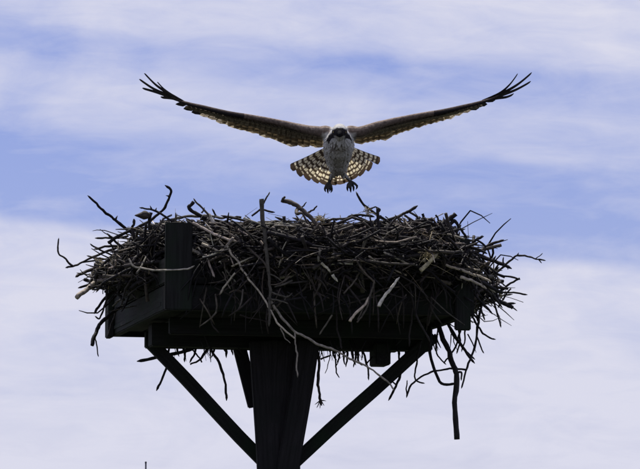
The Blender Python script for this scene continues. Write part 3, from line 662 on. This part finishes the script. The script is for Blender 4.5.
# body: one continuous skin over torso, head, wing arms and legs
def build_body():
    bm = bmesh.new()
    def chain(pts, flat=(1, 1), res=14):
        cv = catmull([Bp(*p[:3]) for p in pts], 6); rs = []
        for i in range(len(pts) - 1):
            for k in range(6): rs.append(pts[i][3] + (pts[i + 1][3] - pts[i][3]) * (3 * (k / 6) ** 2 - 2 * (k / 6) ** 3))
        rs.append(pts[-1][3])
        mb = MB(); ext = [cv[0] - (cv[1] - cv[0]).normalized() * rs[0] * .5] + cv + [cv[-1] + (cv[-1] - cv[-2]).normalized() * rs[-1] * .5]
        mb.tube(ext, [rs[0] * .55] + rs + [rs[-1] * .55], (1, 1, 1), res)
        vs = [bm.verts.new(v) for v in mb.v]
        for f in mb.f: bm.faces.new([vs[i] for i in f])
    # torso, from nape to vent
    chain([(339.5, 133, -.14, .030), (339.3, 137.5, -.11, .044), (338.8, 144, -.05, .058), (338.2, 151, .01, .056), (337.8, 159, .06, .046), (337.5, 166, .11, .032), (337.3, 172.5, .15, .015)], res=20)
    # head
    chain([(339.6, 131.0, -.125, .029), (339.6, 131.6, -.155, .031), (339.6, 132.3, -.185, .026), (339.6, 133.2, -.203, .016)], res=18)
    for LE, s in ((LE_L, -1), (LE_R, 1)):
        arm = [(338 + s * 6, 136, -.03, .036), (338 + s * 12, 132.5, -.03, .028)]
        for i, (x, y, d) in enumerate(LE[1:]):
            rr = [.021, .0175, .0145, .0125, .0115, .011, .0095, .008, .0065, .005][i]
            arm.append((x, y + rr * 250 * .55, d + .01, rr))
        chain(arm, res=12)
    chain([(334.5, 166, .08, .022), (333.8, 173, .14, .010), (330.6, 179, .20, .007), (329, 183, .21, .007)], res=12)
    chain([(341.5, 166, .08, .022), (342.4, 173, .14, .010), (348, 178.6, .20, .007), (351, 182, .21, .007)], res=12)
    for foot, toes in (((329, 183), [((326.4, 185.4), (325, 188.4)), ((328.2, 186.6), (327.8, 189.8)), ((331, 186), (331.8, 189)), ((329.6, 185.4), (330, 188))]),
                       ((351, 182), [((348.2, 184.4), (347.4, 187.6)), ((350.6, 185.4), (350.6, 188.8)), ((354, 183.2), (357, 185.8)), ((352.4, 184.6), (353.6, 187.6))])):
        for k, (a, b) in enumerate(toes):
            d = .19 + (-.03, -.02, -.01, .035)[k]
            chain([(foot[0], foot[1], .21, .0075), (a[0], a[1], (d + .21) / 2, .006), (b[0], b[1], d, .005)], res=8)
    me = bpy.data.meshes.new('body_raw'); bm.to_mesh(me); bm.free()
    tmp = bpy.data.objects.new('body_raw', me); col.objects.link(tmp)
    md = tmp.modifiers.new('r', 'REMESH'); md.mode = 'VOXEL'; md.voxel_size = .0029; md.use_smooth_shade = True
    sm = tmp.modifiers.new('s', 'SMOOTH'); sm.factor = .5; sm.iterations = 4
    dg = bpy.context.evaluated_depsgraph_get(); dg.update()
    out = bpy.data.meshes.new_from_object(tmp.evaluated_get(dg)); out.name = 'body'
    bpy.data.objects.remove(tmp); bpy.data.meshes.remove(me)
    out.materials.clear(); out.materials.append(PLUM)
    a = out.color_attributes.new('tint', 'FLOAT_COLOR', 'POINT')
    white, brown, dark, buff = Vector((.52, .51, .49)), Vector((.115, .088, .074)), Vector((.018, .015, .017)), Vector((.27, .21, .17))
    hc = Bp(339.6, 131.2, -.16)
    def ss(a_, b_, x_): t_ = min(1, max(0, (x_ - a_) / (b_ - a_))); return t_ * t_ * (3 - 2 * t_)
    for i, v in enumerate(out.vertices):
        p = v.co; x, y = proj(p); dy = p.y - BY; w = noise.noise(p * 60); w2 = noise.noise(p * 130)
        side = abs(x - 339); c = white
        if dy < -.095 and y < 139:                      # head: pale crown, dark mask through the eyes
            rel = p - hc
            m_ = ss(.018, .009, abs(rel.z + .009 + .35 * max(0, rel.y)) + .003 * w2) * ss(.008, .014, abs(rel.x) + .003 * w)
            c = white.lerp(dark, m_)
            if rel.y < -.036 and abs(rel.x) < .014 and rel.z < .007: c = dark
        elif y > 174 and dy > .1:
            c = white.lerp(Vector((.06, .06, .065)), ss(176, 181, y + w))
        else:
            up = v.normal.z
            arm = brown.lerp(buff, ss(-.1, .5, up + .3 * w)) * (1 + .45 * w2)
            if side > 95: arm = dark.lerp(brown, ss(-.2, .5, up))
            c = white * (1 + .15 * w)
            band = ss(142.5, 145.5, y) * ss(151, 148, y) * ss(12, 7, side) * ss(-.25, .25, w + .6 * w2)
            if dy < .03: c = c.lerp(brown, .75 * band)
            if up > .45 and dy > -.02: c = brown
            c = c.lerp(arm, max(ss(13.5, 18, side + 2.5 * w), ss(7.5, 10, side + w) * ss(135, 131.5, y + 1.5 * w)))
        a.data[i].color = (c.x, c.y, c.z, 1)
    link('body', out, bird)
    # loose contour feathers over breast and belly, too many to count
    cf = MB(); rnd = random.Random(5)
    cand = [v for v in out.vertices if abs(proj(v.co)[0] - 339) < 19 and v.normal.y < .35 and 137 < proj(v.co)[1] < 176]
    for v in rnd.sample(cand, min(len(cand), 900)):
        n = v.normal; x, y = proj(v.co); back = Vector((0, .75, -.45)); t = (back - n * back.dot(n)).normalized(); t = (t + n.cross(t) * rnd.gauss(0, .22)).normalized()
        w_ = n.cross(t); ln = rnd.uniform(.016, .028); wd = ln * .42; cc = a.data[v.index].color; f = rnd.uniform(.92, 1.08); cc = (cc[0] * f, cc[1] * f, cc[2] * f)
        b = len(cf.v); o = v.co + n * .0012
        for (q, r_) in ((0, .5), (.4, 1), (.75, .85), (1, .15)):
            for sg in (-1, 0, 1): cf.v.append(o + t * ln * q + w_ * (sg * wd * .5 * r_) + n * (.0022 * q - abs(sg) * .0008)); cf.c.append(cc)
        for k in range(3):
            for h in range(2): cf.f.append((b + k * 3 + h, b + k * 3 + h + 1, b + k * 3 + h + 4, b + k * 3 + h + 3))
    tag(link('contour_plumage', cf.mesh('contour_plumage', PLUM), bird), kind='stuff')
build_body()
# beak, eyes, talons
def simple(name, mb, colr, rough=.4):
    m = bpy.data.materials.get('horn_' + name)
    if not m:
        m, nt, N, L, b = material('horn_' + name); b.inputs['Base Color'].default_value = (*colr, 1); b.inputs['Roughness'].default_value = rough; b.inputs['Specular IOR Level'].default_value = .08 if name != 'eye' else .5
        n = N.new('ShaderNodeTexNoise'); n.inputs['Scale'].default_value = 200; bp = N.new('ShaderNodeBump'); bp.inputs['Strength'].default_value = .15; L.new(n.outputs[0], bp.inputs['Height']); L.new(bp.outputs[0], b.inputs['Normal'])
    return link(name, mb.mesh(name, m), bird)
mb = MB(); mb.tube(catmull([Bp(339.6, 132.6, -.198), Bp(339.6, 133.2, -.218), Bp(339.6, 135.2, -.232), Bp(339.6, 137.6, -.230)], 4), [.0105, .0102, .0098, .0092, .0086, .0078, .007, .0062, .0053, .0042, .003, .0018, .0008], (1, 1, 1), 10)
simple('beak', mb, (.006, .006, .008), .9)
for s in (-1, 1):
    bm = bmesh.new(); bmesh.ops.create_uvsphere(bm, u_segments=12, v_segments=8, radius=.0045)
    mb = MB(); c = Bp(339.6 + s * 5.4, 132.2, -.187)
    bm.verts.ensure_lookup_table()
    mb.v = [v.co + c for v in bm.verts]; mb.c = [(1, 1, 1)] * len(mb.v); mb.f = [tuple(v.index for v in f.verts) for f in bm.faces]; bm.free()
    simple('eye', mb, (.65, .42, .04), .1)
for (x, y, d, dx) in ((325, 188.4, .16, .9), (327.8, 189.8, .17, .4), (331.8, 189, .18, -1.2), (330, 188, .225, -.4), (347.4, 187.6, .16, .5), (350.6, 188.8, .17, .3), (357, 185.8, .18, -1.2), (353.6, 187.6, .225, -.2)):
    mb = MB(); mb.tube(catmull([Bp(x, y - .3, d), Bp(x + dx * .1, y + 1.9, d - .006), Bp(x + dx, y + 3.8, d + .004)], 4), [.0046, .0046, .0044, .004, .0036, .003, .0022, .0014, .0005], (1, 1, 1), 7)
    simple('talon', mb, (.015, .014, .016))

# ------------------------------------------------------------------ a thin far mast whose tip rises into view
def build_mast():
    Y = 48.0; top = P(145.8, 462.2, Y); r0 = .0105
    mast = empty('slender_mast', Vector((top.x, top.y, 0)))
    tag(mast, 'thin grey mast tip showing beyond the platform brace', 'mast')
    m, nt, N, L, b = material('galvanised'); b.inputs['Base Color'].default_value = (.12, .12, .15, 1); b.inputs['Metallic'].default_value = .3; b.inputs['Roughness'].default_value = .6
    mb = MB(); n = 14
    mb.tube([Vector((top.x, top.y, top.z * i / (n - 1))) for i in range(n)], [.045 - (.045 - r0) * i / (n - 1) for i in range(n)], (1, 1, 1), 10)
    link('shaft', mb.mesh('shaft', m), mast)
    mb = MB(); mb.tube([Vector((top.x, top.y, top.z - .01)), Vector((top.x, top.y, top.z + .004)), Vector((top.x, top.y, top.z + .012))], [.012, .013, .006], (1, 1, 1), 10)
    link('cap', mb.mesh('cap', m), mast)
build_mast()
bpy.context.view_layer.update()
